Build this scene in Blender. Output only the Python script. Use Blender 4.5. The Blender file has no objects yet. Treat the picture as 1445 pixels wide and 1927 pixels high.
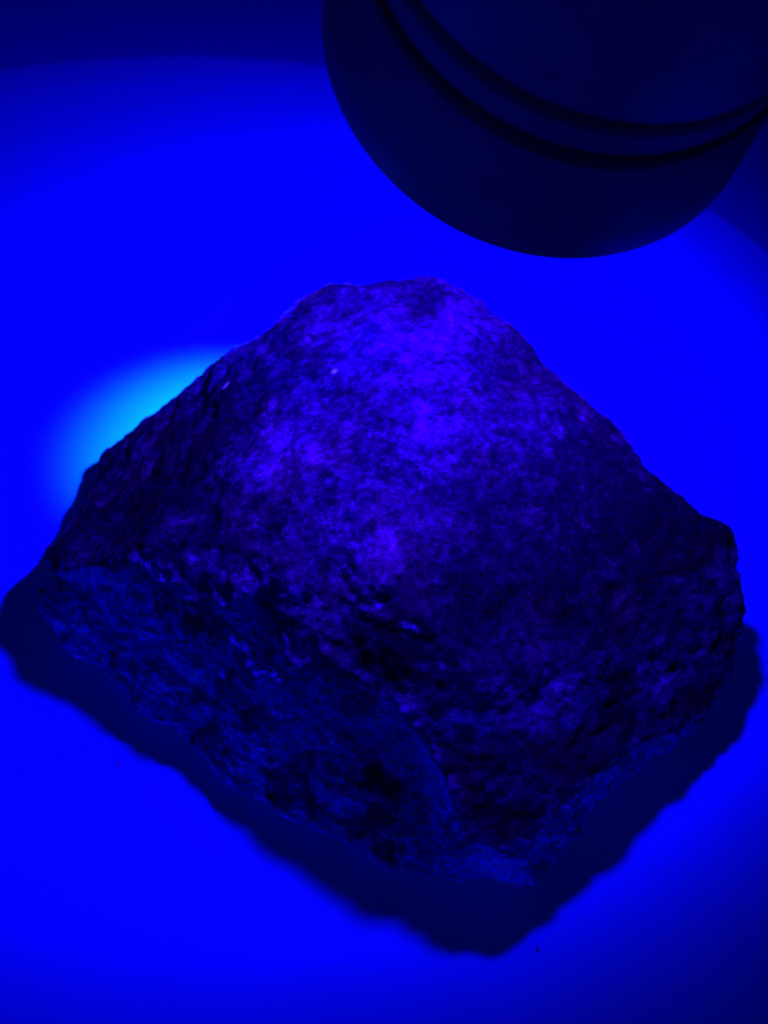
import bpy, bmesh, math, random
import numpy as np
from mathutils import Vector, Matrix

scene = bpy.context.scene
COL = scene.collection

# ---------------------------------------------------------------- camera
cam_d = bpy.data.cameras.new("camera")
cam_d.sensor_fit = 'VERTICAL'
cam_d.sensor_height = 24.0
cam_d.lens = 24.0 * 1500.0 / 1927.0
cam_d.clip_start = 0.002
cam_d.clip_end = 20.0
cam_d.dof.use_dof = True
cam_d.dof.focus_distance = 0.142
cam_d.dof.aperture_fstop = 10.0
cam_o = bpy.data.objects.new("camera", cam_d)
cam_o.location = (0, 0, 0.16)
cam_o.rotation_euler = (math.radians(90 - 55), 0, 0)
COL.objects.link(cam_o)
scene.camera = cam_o

# ---------------------------------------------------------------- dim room
world = bpy.data.worlds.new("World")
scene.world = world
world.use_nodes = True
bg = world.node_tree.nodes["Background"]
bg.inputs["Color"].default_value = (0.0, 0.0, 1.0, 1)
bg.inputs["Strength"].default_value = 0.011

scene.view_settings.view_transform = 'Standard'
scene.view_settings.look = 'None'
scene.view_settings.exposure = 0.0
scene.view_settings.gamma = 1.0
scene.cycles.max_bounces = 6
scene.cycles.diffuse_bounces = 4
scene.cycles.use_denoising = True

# ---------------------------------------------------------------- flashlight frame and its light
RIM = Vector((0.0242, 0.1253, 0.1013))          # centre of the flashlight's front rim
AXIS = Vector((0.1462, -0.4224, 0.8945)).normalized()   # from the rim back along the body
LED = RIM + AXIS * 0.0118

def spot(name, loc, target, watts, color, size_deg, blend, radius):
    d = bpy.data.lights.new(name, 'SPOT')
    d.energy = watts
    d.color = color
    d.spot_size = math.radians(size_deg)
    d.spot_blend = blend
    d.shadow_soft_size = radius
    o = bpy.data.objects.new(name, d)
    o.location = loc
    o.rotation_euler = (Vector(target) - Vector(loc)).to_track_quat('-Z', 'Y').to_euler()
    COL.objects.link(o)
    return o

spot("flashlight_spill", LED, LED + Vector((-0.46, 0.19, -0.9)), 4.9, (0.040, 0.0, 1.0), 160, 1.0, 0.0068)
spot("flashlight_beam", LED, (-0.0375, 0.131, 0.0), 3.1, (0.0, 0.62, 1.0), 32, 1.0, 0.0042)

# added blue fill, low on the near side, lifts the rock's front face
fill = bpy.data.lights.new("fill_light", 'AREA')
fill.shape = 'DISK'
fill.size = 0.45
fill.energy = 3.4
fill.color = (0.0, 0.03, 1.0)
fill_o = bpy.data.objects.new("fill_light", fill)
fill_o.location = (-0.40, -0.90, 0.20)
fill_o.rotation_euler = (Vector((0, 0.08, 0.02)) - fill_o.location).to_track_quat('-Z', 'Y').to_euler()
COL.objects.link(fill_o)

# ---------------------------------------------------------------- helpers
def link(name, me, parent=None):
    o = bpy.data.objects.new(name, me)
    COL.objects.link(o)
    if parent is not None:
        o.parent = parent
    return o

def tag(o, label=None, cat=None, group=None, kind=None):
    if label: o["label"] = label
    if cat: o["category"] = cat
    if group: o["group"] = group
    if kind: o["kind"] = kind
    return o

def empty(name, loc, rot=None):
    o = bpy.data.objects.new(name, None)
    o.empty_display_size = 0.01
    o.location = loc
    if rot is not None:
        o.rotation_euler = rot
    COL.objects.link(o)
    return o

def lathe(profile, seg=160, closed=False):
    """revolve (radius, z) pairs around Z"""
    me = bpy.data.meshes.new("lathe")
    n = len(profile)
    V, F = [], []
    for i in range(seg):
        a = 2 * math.pi * i / seg
        c, s = math.cos(a), math.sin(a)
        for r, z in profile:
            V.append((r * c, r * s, z))
    rng = n if closed else n - 1
    for i in range(seg):
        j = (i + 1) % seg
        for k in range(rng):
            l = (k + 1) % n
            F.append((i * n + k, j * n + k, j * n + l, i * n + l))
    me.from_pydata(V, [], F)
    bm = bmesh.new(); bm.from_mesh(me)
    bmesh.ops.remove_doubles(bm, verts=bm.verts, dist=1e-7)
    bmesh.ops.recalc_face_normals(bm, faces=bm.faces)
    bm.to_mesh(me); bm.free()
    return me

def smooth(me, angle=None):
    me.polygons.foreach_set("use_smooth", [True] * len(me.polygons))
    if angle is not None:
        me.set_sharp_from_angle(angle=math.radians(angle))
    me.update()
    return me

def nodes_of(name):
    m = bpy.data.materials.new(name)
    m.use_nodes = True
    nt = m.node_tree
    return m, nt, nt.nodes["Principled BSDF"]

def noise_node(nt, scale, detail=4, rough=0.55, vec=None):
    n = nt.nodes.new("ShaderNodeTexNoise")
    n.inputs["Scale"].default_value = scale
    n.inputs["Detail"].default_value = detail
    n.inputs["Roughness"].default_value = rough
    if vec is not None:
        nt.links.new(vec, n.inputs["Vector"])
    return n

def ramp(nt, fac, stops):
    r = nt.nodes.new("ShaderNodeValToRGB")
    while len(r.color_ramp.elements) < len(stops):
        r.color_ramp.elements.new(0.5)
    for e, (p, c) in zip(r.color_ramp.elements, stops):
        e.position = p
        e.color = (*c, 1)
    nt.links.new(fac, r.inputs["Fac"])
    return r

# ---------------------------------------------------------------- materials
def board_material(name, col_a, col_b, rough):
    m, nt, p = nodes_of(name)
    tc = nt.nodes.new("ShaderNodeTexCoord")
    n = noise_node(nt, 60, 6, 0.6, tc.outputs["Object"])
    r = ramp(nt, n.outputs["Fac"], [(0.3, col_a), (0.7, col_b)])
    nt.links.new(r.outputs["Color"], p.inputs["Base Color"])
    p.inputs["Roughness"].default_value = rough
    p.inputs["Specular IOR Level"].default_value = 0.15
    n2 = noise_node(nt, 1500, 3, 0.6, tc.outputs["Object"])
    b = nt.nodes.new("ShaderNodeBump")
    b.inputs["Strength"].default_value = 0.12
    b.inputs["Distance"].default_value = 0.0004
    nt.links.new(n2.outputs["Fac"], b.inputs["Height"])
    nt.links.new(b.outputs["Normal"], p.inputs["Normal"])
    return m

M_BOARD = board_material("smooth_board", (0.006, 0.40, 0.74), (0.006, 0.42, 0.80), 0.6)
M_TABLE = board_material("table_surface", (0.004, 0.46, 0.86), (0.006, 0.50, 0.92), 0.6)

def metal_material(name, col, rough, metallic=0.0, spec=0.5):
    m, nt, p = nodes_of(name)
    tc = nt.nodes.new("ShaderNodeTexCoord")
    n = noise_node(nt, 220, 5, 0.6, tc.outputs["Object"])
    r = ramp(nt, n.outputs["Fac"], [(0.25, tuple(c * 0.85 for c in col)), (0.75, tuple(c * 1.15 for c in col))])
    nt.links.new(r.outputs["Color"], p.inputs["Base Color"])
    p.inputs["Roughness"].default_value = rough
    p.inputs["Metallic"].default_value = metallic
    p.inputs["Specular IOR Level"].default_value = spec
    return m

M_HEAD = metal_material("anodised_metal", (0.018, 0.036, 0.085), 0.5, 0.0, 0.2)
M_GROOVE = metal_material("groove_black", (0.012, 0.012, 0.014), 0.7, 0.0, 0.2)
M_REFL = metal_material("reflector_metal", (0.6, 0.6, 0.62), 0.2, 1.0)
M_LENS = metal_material("lens_coating", (0.10, 0.10, 0.14), 0.1, 0.0)
mled, ntl, pl = nodes_of("led_glow")
pl.inputs["Emission Color"].default_value = (0.05, 0.02, 1, 1)
pl.inputs["Emission Strength"].default_value = 4.0
M_LED = mled

# ---------------------------------------------------------------- the setting
table = tag(link("tabletop", bpy.data.meshes.new("tabletop")), kind="structure")
table.data.from_pydata([(-3, -3, -0.0405), (3, -3, -0.0405), (3, 3, -0.0405), (-3, 3, -0.0405)], [], [(0, 1, 2, 3)])
table.data.materials.append(M_TABLE)

BR = 0.2321
prof = [(0.0, -0.040), (BR - 0.004, -0.040), (BR - 0.0015, -0.039), (BR, -0.037)]
prof += [(BR - 0.002 + 0.002 * math.cos(a), -0.002 + 0.002 * math.sin(a)) for a in np.linspace(0, math.pi / 2, 7)]
prof += [(BR * 0.9, 0.0), (BR * 0.5, 0.0), (0.0, 0.0)]
bme = smooth(lathe(prof, 256), 40)
bme.materials.append(M_BOARD)
board = tag(link("round_board", bme), "large round smooth board glowing bright blue under the rock", "round board")
board.location = (-0.0844, 0.1092, 0)

# ---------------------------------------------------------------- the rock
ROCK_V = [(-73.9,93.5,13.0),(-71.0,104.8,9.0),(-70.5,119.5,7.0),(-67.9,127.9,8.0),(-56.5,130.4,15.0),(-41.4,135.4,27.0),(-32.0,134.0,35.0),(-29.7,134.8,35.0),(-23.1,139.4,38.0),(-15.9,144.8,41.0),(-12.3,145.4,42.0),(-0.9,145.6,43.0),(5.1,146.0,43.0),(8.7,146.4,44.0),(13.4,145.0,44.0),(21.5,140.0,42.0),(28.8,132.8,40.0),(36.1,123.4,38.0),(42.4,116.8,36.0),(49.0,109.7,34.0),(53.2,102.8,32.0),(61.6,93.4,30.0),(69.4,90.3,27.0),(72.1,87.2,24.0),(71.9,81.7,20.5),(72.5,75.8,17.0),(71.7,71.1,14.5),(68.8,63.8,13.0),(62.7,55.7,10.0),(60.0,53.1,7.0),(50.6,48.7,6.0),(43.3,43.4,5.0),(32.9,33.9,5.0),(26.9,27.6,5.0),(25.2,26.4,4.0),(17.0,28.2,4.0),(5.5,29.1,4.0),(-2.2,31.8,4.0),(-11.1,36.0,4.0),(-16.3,38.8,4.0),(-25.6,42.7,4.0),(-33.4,47.8,4.0),(-37.3,51.6,5.0),(-40.3,54.3,5.0),(-50.9,60.3,5.0),(-58.8,67.2,5.0),(-64.0,70.8,5.0),(-70.7,77.1,6.0),(-74.1,81.3,9.0),(-73.0,83.5,12.0),(-69.6,85.7,17.0),(-72.0,88.9,15.0),(-56.2,80.9,27.0),(-45.5,81.4,33.0),(-37.2,81.6,34.5),(-29.4,78.8,37.0),(-23.2,76.3,38.3),(-15.1,69.7,38.3),(-7.6,65.9,38.5),(1.6,64.6,40.0),(9.6,60.3,38.5),(-48.6,77.0,25.5),(-37.2,74.7,29.5),(-23.2,70.1,33.8),(-10.4,59.5,32.0),(1.6,51.8,31.7),(6.9,45.8,28.0),(12.4,37.9,21.5),(15.2,31.6,15.5),(19.5,30.3,15.5),(24.2,29.7,12.0),(28.5,35.9,15.6),(34.9,40.5,17.0),(40.7,44.7,17.0),(46.4,48.9,16.2),(58.8,55.8,12.5),(-56.2,98.5,20.0),(-49.0,103.3,25.0),(-49.9,114.5,24.0),(-39.6,89.4,33.0),(-35.8,110.4,34.0),(-30.5,89.6,38.0),(-17.8,117.8,42.0),(-16.3,95.4,43.5),(-11.5,78.1,42.5),(-0.3,123.0,46.0),(-0.2,99.0,47.0),(1.6,81.4,46.0),(-2.0,69.1,43.0),(17.3,123.8,45.2),(18.0,100.9,44.8),(17.1,83.9,42.5),(14.5,68.7,40.0),(14.0,54.0,35.5),(34.1,101.9,40.5),(35.7,86.9,38.2),(32.1,71.3,35.5),(29.5,58.2,30.5),(21.5,45.6,26.0),(49.3,89.9,34.0),(50.7,76.5,30.5),(46.9,63.8,25.0),(36.0,50.3,20.5),(61.4,80.3,28.0),(61.5,68.6,19.5),(58.3,60.9,14.5),(-62.4,80.6,17.0),(-51.0,73.4,18.0),(-40.3,64.2,17.0),(-29.0,64.0,23.5),(-24.0,54.6,17.0),(-11.9,48.1,15.5),(-3.1,47.3,18.0),(4.5,41.6,15.0),(-3.1,38.8,11.5)]
ROCK_N = 52
ROCK_F = [(50,0,51),(46,106,47),(48,47,106),(49,48,106),(50,49,106),(106,52,50),(0,50,52),(1,0,52),(52,76,1),(76,2,1),(43,108,44),(108,62,107),(61,107,62),(53,61,62),(62,54,53),(54,79,53),(44,108,45),(108,107,45),(46,45,107),(106,46,107),(107,61,106),(52,106,61),(61,53,52),(76,52,53),(53,79,76),(79,77,76),(2,76,77),(3,2,77),(77,78,3),(78,4,3),(57,56,63),(41,40,110),(63,56,55),(81,55,56),(37,114,38),(114,112,111),(58,88,84),(82,83,86),(38,114,39),(114,111,39),(40,39,111),(110,40,111),(111,64,110),(109,110,64),(63,109,64),(57,63,64),(64,58,57),(58,84,57),(56,57,84),(81,56,84),(84,83,81),(80,81,83),(83,82,80),(6,80,82),(7,6,82),(8,7,82),(82,9,8),(41,110,42),(43,42,110),(108,43,110),(110,109,108),(62,108,109),(109,63,62),(63,55,62),(54,62,55),(79,54,55),(55,81,79),(77,79,81),(78,77,81),(81,80,78),(4,78,80),(5,4,80),(80,6,5),(93,92,60),(113,36,67),(67,66,113),(66,93,65),(93,60,65),(59,65,60),(60,92,59),(14,13,12),(68,35,69),(70,34,33),(69,35,34),(34,70,69),(70,71,69),(17,16,90),(89,90,16),(15,89,16),(35,68,36),(67,36,68),(68,69,67),(69,71,67),(71,98,67),(66,67,98),(93,66,98),(98,97,93),(92,93,97),(87,92,91),(91,90,87),(12,85,89),(14,12,89),(89,15,14),(72,32,31),(31,73,72),(102,72,73),(73,74,102),(74,101,102),(99,20,95),(20,19,95),(94,95,19),(18,94,19),(25,24,103),(24,23,103),(22,103,23),(75,29,28),(105,75,28),(28,27,105),(104,105,27),(27,26,104),(26,25,104),(25,103,104),(100,104,103),(21,100,103),(103,22,21),(73,31,30),(74,73,30),(30,29,74),(29,75,74),(75,105,74),(101,74,105),(105,104,101),(104,100,101),(96,101,100),(95,96,100),(99,95,100),(100,21,99),(20,99,21),(70,33,32),(71,70,32),(32,72,71),(98,71,72),(72,102,98),(97,98,102),(102,101,97),(101,96,97),(92,97,96),(91,92,96),(96,95,91),(95,94,91),(90,91,94),(17,90,94),(94,18,17),(36,113,37),(114,37,113),(112,114,113),(113,66,112),(66,65,112),(111,112,65),(64,111,65),(65,59,64),(58,64,59),(88,58,59),(59,92,88),(92,87,88),(84,88,87),(83,84,87),(86,83,87),(87,90,86),(90,89,86),(89,85,86),(82,86,85),(9,82,85),(10,9,85),(11,10,85),(85,12,11)]
# edge between the lit top face and the shaded face painted lighter
RIDGE = [(-0.0739, 0.0908, 0.013), (-0.0566, 0.0815, 0.026), (-0.0458, 0.082, 0.032), (-0.0372, 0.0816, 0.0345), (-0.0294, 0.0788, 0.037), (-0.0232, 0.0763, 0.0383), (-0.0151, 0.0697, 0.0383), (-0.0104, 0.0595, 0.032), (0.0016, 0.0518, 0.0317), (0.0069, 0.0458, 0.028), (0.0124, 0.0379, 0.0215), (0.0152, 0.0316, 0.0155), (0.0195, 0.0303, 0.0155)]
# pale and dark patches, minerals plus painted light and shade (x, y, z, radius, amount); single grains and rusty spots with their own colour
MINERAL_SHADE_PATCHES = [(-0.0076, 0.0729, 0.042, 0.009, 0.45), (0.0007, 0.0727, 0.044, 0.008, 0.4), (-0.0119, 0.0871, 0.043, 0.009, 0.25), (-0.0002, 0.0626, 0.039, 0.006, -0.5), (-0.0151, 0.0636, 0.034, 0.006, -0.4), (-0.0284, 0.0774, 0.0365, 0.007, -0.6), (-0.0067, 0.059, 0.033, 0.008, -0.7), (-0.0213, 0.0678, 0.032, 0.006, -0.5), (-0.0002, 0.0546, 0.032, 0.006, -0.5), (-0.0513, 0.0797, 0.025, 0.005, -0.3), (0.016, 0.0336, 0.018, 0.009, 0.45), (0.0218, 0.0334, 0.015, 0.008, 0.5), (0.0087, 0.0498, 0.032, 0.008, 0.3), (-0.0031, 0.0473, 0.018, 0.013, -0.45), (0.0054, 0.0397, 0.015, 0.009, -0.4), (-0.0155, 0.0603, 0.028, 0.009, 0.4), (-0.058, 0.0796, 0.02, 0.006, 0.5), (-0.0429, 0.0685, 0.022, 0.008, 0.3), (-0.0317, 0.0711, 0.03, 0.006, -0.5), (-0.0079, 0.0357, 0.009, 0.007, 0.4), (0.0537, 0.052, 0.01, 0.007, 0.6), (0.0368, 0.0395, 0.009, 0.006, 0.5), (0.0204, 0.0295, 0.009, 0.006, 0.5), (0.0207, 0.051, 0.029, 0.015, 0.35), (0.0339, 0.0593, 0.028, 0.012, 0.2), (-0.0025, 0.1225, 0.045, 0.011, 0.8), (0.0168, 0.1317, 0.044, 0.009, 0.9), (0.0097, 0.0977, 0.0455, 0.008, 1.0), (-0.0206, 0.0985, 0.043, 0.009, 0.85), (-0.0245, 0.0954, 0.042, 0.008, 0.4), (0.0016, 0.0809, 0.045, 0.01, 0.3), (-0.0114, 0.074, 0.042, 0.007, 0.5), (-0.002, 0.0691, 0.043, 0.006, 0.5), (0.0138, 0.1179, 0.045, 0.007, 0.5), (-0.0379, 0.1083, 0.033, 0.009, -0.7), (-0.0485, 0.1238, 0.026, 0.008, -0.5), (-0.048, 0.0936, 0.027, 0.01, -0.8), (-0.0326, 0.1145, 0.036, 0.006, -0.4), (0.0065, 0.1305, 0.045, 0.006, -0.6), (0.0262, 0.1188, 0.041, 0.007, -0.35), (0.0438, 0.0892, 0.035, 0.014, -0.55), (0.052, 0.0851, 0.032, 0.012, -0.5), (0.0313, 0.0732, 0.036, 0.009, -0.5), (0.0228, 0.0814, 0.041, 0.007, -0.3), (0.0125, 0.0666, 0.04, 0.007, -0.5), (-0.0084, 0.1345, 0.043, 0.006, -0.3), (0.0334, 0.1328, 0.04, 0.008, -0.4), (0.0598, 0.0707, 0.02, 0.009, -0.3), (0.0105, 0.0557, 0.036, 0.005, 0.6), (0.0276, 0.0641, 0.035, 0.004, 0.7), (0.0449, 0.0711, 0.03, 0.008, 0.3)]
SPOTS = [(-0.0342, 0.121, 0.0345, 0.0009, (0.7, 0.03, 0.45)), (-0.01, 0.1159, 0.044, 0.0006, (0.3, 0.01, 0.4)), (0.0113, 0.0862, 0.045, 0.00045, (0.3, 0.01, 0.35)), (-0.0159, 0.1443, 0.041, 0.003, (0.06, 0.002, 0.03)), (0.0187, 0.1433, 0.043, 0.0025, (0.05, 0.001, 0.03)), (0.0445, 0.0689, 0.03, 0.0035, (0.05, 0.002, 0.035)), (-0.0377, 0.1082, 0.034, 0.002, (0.02, 0.0005, 0.01))]
LINES = [([(-0.0719, 0.0856, 0.015), (-0.062, 0.081, 0.0185), (-0.0484, 0.0752, 0.025), (-0.0383, 0.0733, 0.028)], 0.0008, -0.0011), ([(-0.0619, 0.0809, 0.022), (-0.0485, 0.077, 0.026), (-0.038, 0.0745, 0.03)], 0.0009, 0.0007), ([(0.0312, 0.0455, 0.0175), (0.0291, 0.0376, 0.016), (0.0266, 0.0314, 0.0125), (0.0236, 0.0286, 0.009)], 0.0011, 0.00045), ([(0.0626, 0.0558, 0.0105), (0.0501, 0.0491, 0.008), (0.0429, 0.0439, 0.007), (0.0327, 0.0343, 0.0065), (0.0264, 0.0282, 0.0055)], 0.0012, 0.0008), ([(-0.0104, 0.0595, 0.032), (0.0016, 0.0518, 0.0317), (0.0069, 0.0458, 0.028), (0.0115, 0.0387, 0.022), (0.0134, 0.033, 0.017), (0.012, 0.0303, 0.009)], 0.0016, 0.0008), ([(0.0413, 0.0541, 0.021), (0.0521, 0.0605, 0.018), (0.0606, 0.0671, 0.018)], 0.0007, -0.0006), ([(0.0338, 0.0476, 0.02), (0.0425, 0.0512, 0.018), (0.0508, 0.0578, 0.017)], 0.0007, -0.0006), ([(0.0132, 0.0286, 0.0045), (0.0055, 0.0295, 0.0045), (-0.0022, 0.0322, 0.0045), (-0.0162, 0.0392, 0.0045), (-0.0333, 0.0481, 0.0045)], 0.0011, 0.0005)]


def value_noise(P, seed):
    """smooth 3-D value noise, P (n,3) in cells, result about -1..1"""
    rng = np.random.RandomState(seed)
    T = rng.rand(32, 32, 32).astype(np.float32) * 2 - 1
    P = P + rng.rand(3) * 32
    i = np.floor(P).astype(int); f = P - i
    f = f * f * f * (f * (f * 6 - 15) + 10)
    i0 = i % 32; i1 = (i + 1) % 32
    def g(a, b, c): return T[a[:, 0], b[:, 1], c[:, 2]]
    x, y, z = f.T
    c00 = g(i0, i0, i0) * (1 - x) + g(i1, i0, i0) * x
    c10 = g(i0, i1, i0) * (1 - x) + g(i1, i1, i0) * x
    c01 = g(i0, i0, i1) * (1 - x) + g(i1, i0, i1) * x
    c11 = g(i0, i1, i1) * (1 - x) + g(i1, i1, i1) * x
    return (c00 * (1 - y) + c10 * y) * (1 - z) + (c01 * (1 - y) + c11 * y) * z

def fbm(P, seed, octaves, gain=0.55, lac=2.03):
    s = 0; a = 1.0
    for k in range(octaves):
        s = s + a * value_noise(P * lac ** k, seed + 17 * k); a *= gain
    return s

def sstep(a, b, x):
    t = np.clip((x - a) / (b - a), 0, 1)
    return t * t * (3 - 2 * t)

# ---- coarse hull: visible facets, then a back that drops to the base
V = [Vector(p) / 1000 for p in ROCK_V]
N = ROCK_N
cen = sum((V[i] for i in range(N)), Vector()) / N
base_ids, mid_ids = [], []
verts = list(V)
for i in range(N):
    p = V[i]
    q = Vector((cen.x + (p.x - cen.x) * 0.955, cen.y + (p.y - cen.y) * 0.955, -0.0006))
    base_ids.append(len(verts)); verts.append(q)
verts.append(Vector((cen.x, cen.y, -0.0006))); ci = len(verts) - 1
faces = [tuple(f) for f in ROCK_F]
for i in range(N):
    j = (i + 1) % N
    faces.append((i, j, base_ids[j], base_ids[i]))
    faces.append((base_ids[i], base_ids[j], ci))
me = bpy.data.meshes.new("rock")
me.from_pydata(verts, [], faces)
bm = bmesh.new(); bm.from_mesh(me)
bmesh.ops.triangulate(bm, faces=bm.faces)
bmesh.ops.recalc_face_normals(bm, faces=bm.faces)
bm.to_mesh(me); bm.free()
rock = link("rock", me)
mod = rock.modifiers.new("remesh", 'REMESH')
mod.mode = 'VOXEL'
mod.voxel_size = 0.00048
dg = bpy.context.evaluated_depsgraph_get()
me2 = bpy.data.meshes.new_from_object(rock.evaluated_get(dg))
rock.modifiers.clear()
rock.data = me2
bpy.data.meshes.remove(me)
me2.name = "rock"

bm = bmesh.new(); bm.from_mesh(me2)
for _ in range(11):
    bmesh.ops.smooth_vert(bm, verts=bm.verts, factor=0.5, use_axis_x=True, use_axis_y=True, use_axis_z=True)
bm.normal_update()
co = np.array([v.co for v in bm.verts]); no = np.array([v.normal for v in bm.verts])
for _ in range(14):
    bmesh.ops.smooth_vert(bm, verts=bm.verts, factor=0.5, use_axis_x=True, use_axis_y=True, use_axis_z=True)
bm.normal_update()
nb = np.array([v.normal for v in bm.verts])
bm.free()

# broad facets: a copy of the normals averaged over a few millimetres decides smooth top or rough side painted lighter
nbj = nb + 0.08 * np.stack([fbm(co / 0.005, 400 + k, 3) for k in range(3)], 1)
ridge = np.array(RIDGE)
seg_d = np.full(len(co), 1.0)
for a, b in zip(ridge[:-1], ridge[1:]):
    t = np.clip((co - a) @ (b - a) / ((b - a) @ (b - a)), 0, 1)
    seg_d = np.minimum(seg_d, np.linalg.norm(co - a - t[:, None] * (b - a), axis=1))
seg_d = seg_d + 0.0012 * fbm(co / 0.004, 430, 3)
lifted_face = sstep(0.935, 0.975, nbj @ np.array([-0.45, -0.75, 0.48])) * sstep(0.003, 0.015, seg_d)
lifted_face = np.maximum(lifted_face, sstep(0.58, 0.40, nbj[:, 2]))   # shaded faces, painted lighter and bluer in place of bounce light
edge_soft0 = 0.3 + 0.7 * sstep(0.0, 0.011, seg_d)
side = np.maximum(lifted_face, 0.7 * sstep(0.74, 0.5, nb[:, 2]))                                                    # rough faces
zz = co[:, 2]
bed = np.array([0.25, 0.35, 1.0]); bed /= np.linalg.norm(bed)
# torn side: layered ledges along the bedding plus coarse lumps
lay = co + 0.0025 * np.stack([fbm(co / 0.012, 300 + k, 3) for k in range(3)], 1)
h_bed = lay @ bed
led = np.abs(((h_bed / 0.0052) % 1.0) * 2 - 1)
led2 = np.abs(((h_bed / 0.0021 + 0.3 * value_noise(co / 0.008, 91)) % 1.0) * 2 - 1)
amp = 0.5 + 0.5 * value_noise(co / 0.010, 77)
lump = fbm(co / 0.011, 1, 3)
mid = fbm(co / 0.0038, 2, 3)
fine = fbm(co / 0.0013, 3, 2)
pit = np.clip(value_noise(co / 0.0024, 5) - 0.35, 0, 1)
disp = 0.00070 * lump + 0.00034 * fbm(co / 0.0055, 12, 3) + (0.00016 + 0.00026 * side) * mid + 0.00010 * fine - 0.0010 * pit * (0.12 + 0.4 * side * edge_soft0)
edge_soft = 0.35 + 0.65 * sstep(0.0, 0.011, seg_d)
edge_soft = edge_soft * (1 - 0.5 * sstep(0.015, 0.03, co[:, 0]))
disp += side * edge_soft * (0.0006 * (led - 0.5) * amp + 0.00030 * (led2 - 0.5) + 0.00045 * fbm(co / 0.0042, 9, 3) + 0.00030 * fine)
# keep the underside flat on the board
for pts, wid, amt in LINES:                      # cracks (negative) and raised ribs along broken edges
    pp = np.array(pts); dmin = np.full(len(co), 1.0)
    for a, b in zip(pp[:-1], pp[1:]):
        t = np.clip((co - a) @ (b - a) / ((b - a) @ (b - a)), 0, 1)
        dmin = np.minimum(dmin, np.linalg.norm(co - a - t[:, None] * (b - a), axis=1))
    dmin = np.abs(dmin + 0.0007 * fbm(co / 0.003, 510, 2))
    disp += amt * np.exp(-(dmin / wid) ** 2) * (0.75 + 0.5 * value_noise(co / 0.004, 520))
disp *= sstep(-0.0004, 0.002, zz)
co2 = co + no * disp[:, None]
co2[:, 2] = np.maximum(co2[:, 2], -0.0003)
me2.vertices.foreach_set("co", co2.astype(np.float32).ravel())
me2.update()

# ---- colour per vertex: pale grains, dark grains, rusty stains, plus painted light and shade
grain = value_noise(co / 0.00085, 21) * 0.55 + value_noise(co / 0.0016, 22) * 0.5 + value_noise(co / 0.0034, 23) * 0.5
broad = fbm(co / 0.016, 31, 4)
speck = value_noise(co / 0.0017, 41) + 0.5 * value_noise(co / 0.0009, 42)
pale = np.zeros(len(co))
for (x, y, z, r, a) in MINERAL_SHADE_PATCHES:
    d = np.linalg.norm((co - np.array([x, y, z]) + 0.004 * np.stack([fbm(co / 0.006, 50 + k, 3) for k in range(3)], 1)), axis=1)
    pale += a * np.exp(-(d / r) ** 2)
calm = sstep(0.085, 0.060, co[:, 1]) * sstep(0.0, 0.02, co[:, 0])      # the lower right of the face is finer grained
val = (0.025 + 0.10 * sstep(0.84, 0.68, nb[:, 2]) * (1 - lifted_face) + 0.38 * lifted_face) * np.exp((1.0 - 0.35 * lifted_face - 0.4 * calm) * grain + 0.30 * broad + 1.1 * pale)  # steep shaded faces raised too, bounce light put into the colour
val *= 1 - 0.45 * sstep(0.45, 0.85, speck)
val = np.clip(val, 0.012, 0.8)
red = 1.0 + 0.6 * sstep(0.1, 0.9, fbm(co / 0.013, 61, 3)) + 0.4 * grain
rgb = np.stack([val * (0.47 - 0.38 * np.maximum(lifted_face, 0.45 * sstep(0.84, 0.66, nb[:, 2]))) * np.clip(red, 0.3, 3), val * (0.0005 + 0.12 * lifted_face), val * 1.0], 1)  # less red on shaded faces, blue bounce painted in
for (x, y, z, r, c) in SPOTS:
    d = np.linalg.norm(co - np.array([x, y, z]), axis=1)
    w = (np.exp(-(d / r) ** 4) * np.clip(1.0 if r < 0.0012 else 0.6 + 0.8 * value_noise(co / 0.0011, 71), 0, 1))[:, None]
    rgb = rgb * (1 - w) + np.array(c) * w
rgb = np.clip(rgb, 0, 0.95)
ca = me2.color_attributes.new("mineral_and_light", 'FLOAT_COLOR', 'POINT')
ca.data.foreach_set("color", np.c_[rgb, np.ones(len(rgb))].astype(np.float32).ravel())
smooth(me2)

m, nt, p = nodes_of("rough_stone")
at = nt.nodes.new("ShaderNodeAttribute"); at.attribute_name = "mineral_and_light"
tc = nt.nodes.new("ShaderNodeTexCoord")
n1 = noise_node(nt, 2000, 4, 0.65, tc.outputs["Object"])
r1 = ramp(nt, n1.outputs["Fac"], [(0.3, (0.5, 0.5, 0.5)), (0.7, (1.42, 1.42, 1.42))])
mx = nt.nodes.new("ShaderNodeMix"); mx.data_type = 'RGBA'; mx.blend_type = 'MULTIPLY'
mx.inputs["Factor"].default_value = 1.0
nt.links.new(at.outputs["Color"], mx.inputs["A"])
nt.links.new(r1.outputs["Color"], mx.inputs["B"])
vo = nt.nodes.new("ShaderNodeTexVoronoi")
vo.inputs["Scale"].default_value = 1700
wob = noise_node(nt, 1500, 3, 0.6, tc.outputs["Object"])
wadd = nt.nodes.new("ShaderNodeVectorMath"); wadd.operation = 'MULTIPLY_ADD'
nt.links.new(wob.outputs["Color"], wadd.inputs[0])
wadd.inputs[1].default_value = (0.0008, 0.0008, 0.0008)
nt.links.new(tc.outputs["Object"], wadd.inputs[2])
nt.links.new(wadd.outputs["Vector"], vo.inputs["Vector"])
sx = nt.nodes.new("ShaderNodeSeparateColor")
nt.links.new(vo.outputs["Color"], sx.inputs["Color"])
r3 = ramp(nt, sx.outputs["Red"], [(0.0, (0.45, 0.45, 0.45)), (0.6, (0.95, 0.95, 0.95)), (1.0, (1.75, 1.75, 1.75))])
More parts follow.
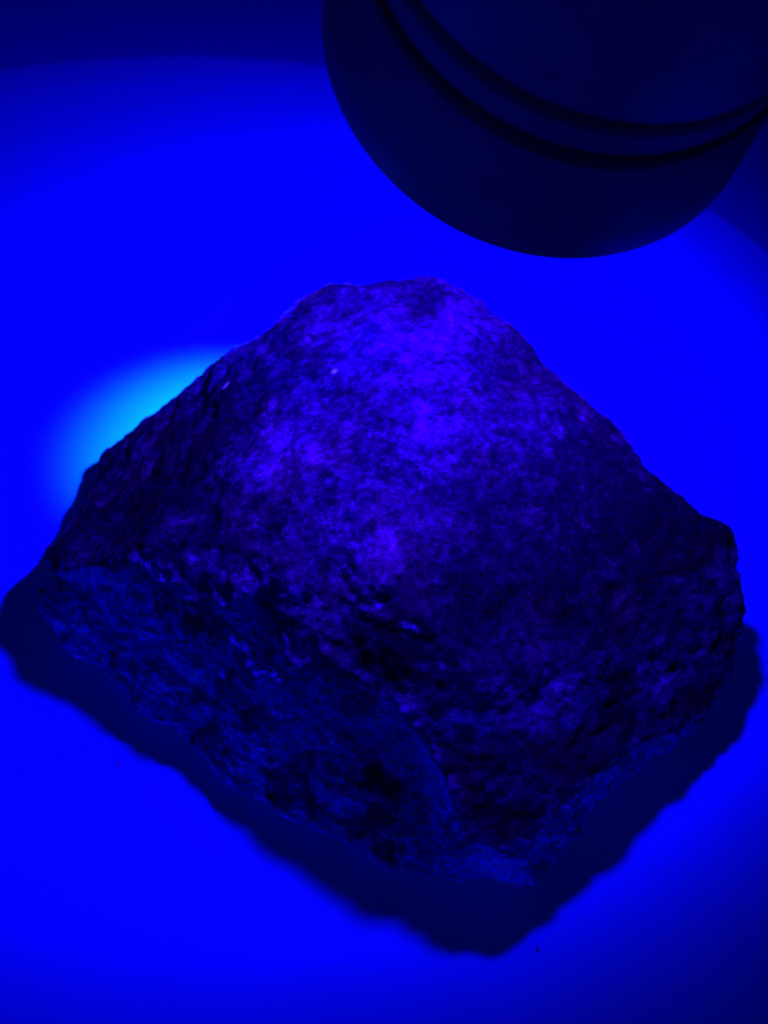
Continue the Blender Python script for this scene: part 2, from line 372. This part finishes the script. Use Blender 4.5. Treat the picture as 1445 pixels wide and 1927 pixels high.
mx2 = nt.nodes.new("ShaderNodeMix"); mx2.data_type = 'RGBA'; mx2.blend_type = 'MULTIPLY'
mx2.inputs["Factor"].default_value = 0.6
nt.links.new(mx.outputs["Result"], mx2.inputs["A"])
nt.links.new(r3.outputs["Color"], mx2.inputs["B"])
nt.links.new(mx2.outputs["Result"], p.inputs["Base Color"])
p.inputs["Roughness"].default_value = 0.9
p.inputs["Specular IOR Level"].default_value = 0.0
n2 = noise_node(nt, 1600, 5, 0.65, tc.outputs["Object"])
b = nt.nodes.new("ShaderNodeBump")
b.inputs["Strength"].default_value = 0.5
b.inputs["Distance"].default_value = 0.0006
nt.links.new(n2.outputs["Fac"], b.inputs["Height"])
nt.links.new(b.outputs["Normal"], p.inputs["Normal"])
me2.materials.clear()
me2.materials.append(m)
tag(rock, "rough grainy wedge shaped rock specimen in the middle of the board", "rock")

# ---------------------------------------------------------------- flashlight
rot = AXIS.to_track_quat('Z', 'Y').to_euler()
fl = empty("flashlight", RIM, rot)
tag(fl, "dark metal flashlight with two black grooves, held above the rock and shining on it", "flashlight")

def part(name, profile, mat, parent=fl, closed=True, seg=192, ang=35):
    me = smooth(lathe(profile, seg, closed), ang)
    me.materials.append(mat)
    return link(name, me, parent)

def rad(s):          # outer radius of the head at s metres behind the rim
    return np.interp(s, [0.0, 0.0012, 0.0184, 0.0242, 0.045], [0.0331, 0.0336, 0.0303, 0.0299, 0.0296])
W1, W2, DEP = 0.00135, 0.0011, 0.0006
S1, S2, S3 = 0.0184, 0.0242, 0.047
outer = [(0.0322, 0.0)]
for s in (0.0004, 0.0012, 0.006, 0.012): outer.append((float(rad(s)), s))
for S, w in ((S1, W1), (S2, W2)):
    outer += [(float(rad(S - w)) - 0.0003, S - w - 0.0002), (float(rad(S)) - DEP, S - w), (float(rad(S)) - DEP, S + w), (float(rad(S + w)) - 0.0003, S + w + 0.0002)]
outer += [(float(rad(0.03)), 0.03), (float(rad(S3)), S3 - 0.0006), (float(rad(S3)) - 0.0006, S3)]
inner = [(0.020, S3), (0.020, 0.040), (0.0312, 0.016), (0.0316, 0.0)]
part("head", outer + inner, M_HEAD)
for S, w in ((S1, W1), (S2, W2)):
    r = float(rad(S)) - DEP + (0.0005 if S == S1 else 0.0)
    part("groove_ring", [(r - 0.0002 + 0.00055 * math.cos(a), S + w * 0.97 * math.sin(a)) for a in np.linspace(0, 2 * math.pi, 17)[:-1]], M_GROOVE)
part("reflector", [(0.0040, 0.030), (0.012, 0.0255), (0.022, 0.019), (0.0302, 0.0125), (0.0302, 0.0131), (0.022, 0.0197), (0.012, 0.0262), (0.0040, 0.0308)], M_REFL)
part("led_chip", [(0.0, 0.0285), (0.0034, 0.0285), (0.0034, 0.0302), (0.0, 0.0302)], M_LED, closed=False)
part("neck_ring", [(0.0, S3 + 0.0003), (0.0262, S3 + 0.0003), (0.0262, S3 + 0.0075), (0.0, S3 + 0.0075)], M_GROOVE, closed=False)
body = [(0.0, S3 + 0.0078)]
z0 = S3 + 0.0078
for k in range(9):
    a = z0 + k * 0.009
    body += [(0.0190, a + 0.0002), (0.0200, a + 0.0008), (0.0200, a + 0.0068), (0.0190, a + 0.0074)]
body += [(0.0180, z0 + 0.082), (0.0, z0 + 0.082)]
part("body_tube", body, M_HEAD, closed=False)
part("tail_cap", [(0.0, z0 + 0.0823), (0.0205, z0 + 0.0823), (0.0205, z0 + 0.099), (0.0185, z0 + 0.101), (0.0, z0 + 0.101)], M_HEAD, closed=False)

# ---------------------------------------------------------------- crumbs of stone on the board
def crumb(x, y, size, seed, label):
    bm = bmesh.new()
    bmesh.ops.create_icosphere(bm, subdivisions=3, radius=size * 0.7)
    rng = random.Random(seed)
    off = Vector((rng.random() * 9, rng.random() * 9, rng.random() * 9))
    from mathutils import noise
    for v in bm.verts:
        n = noise.noise(v.co / size * 1.1 + off)
        v.co *= 1 + 0.45 * n
        v.co.z *= 0.6
    mz = min(v.co.z for v in bm.verts)
    for v in bm.verts: v.co.z -= mz
    me = bpy.data.meshes.new("rock_crumb"); bm.to_mesh(me); bm.free()
    smooth(me)
    me.materials.append(M_CRUMB)
    o = link("rock_crumb", me)
    o.location = (x, y, 0)
    o.rotation_euler = (0, 0, rng.random() * 6)
    return tag(o, label, "crumb", "loose crumbs around the rock")

mc, ntc, pc = nodes_of("crumb_stone")
tcc = ntc.nodes.new("ShaderNodeTexCoord")
nc = noise_node(ntc, 2500, 4, 0.6, tcc.outputs["Object"])
rc = ramp(ntc, nc.outputs["Fac"], [(0.3, (0.06, 0.02, 0.10)), (0.7, (0.16, 0.05, 0.28))])
ntc.links.new(rc.outputs["Color"], pc.inputs["Base Color"])
pc.inputs["Roughness"].default_value = 0.85
M_CRUMB = mc
crumb(-0.0531, 0.0504, 0.00050, 1, "tiny dark crumb at the shadow's edge left of the rock")
crumb(0.0271, 0.0176, 0.00042, 4, "tiny dark crumb below the rock's front tip, right of its shadow point")
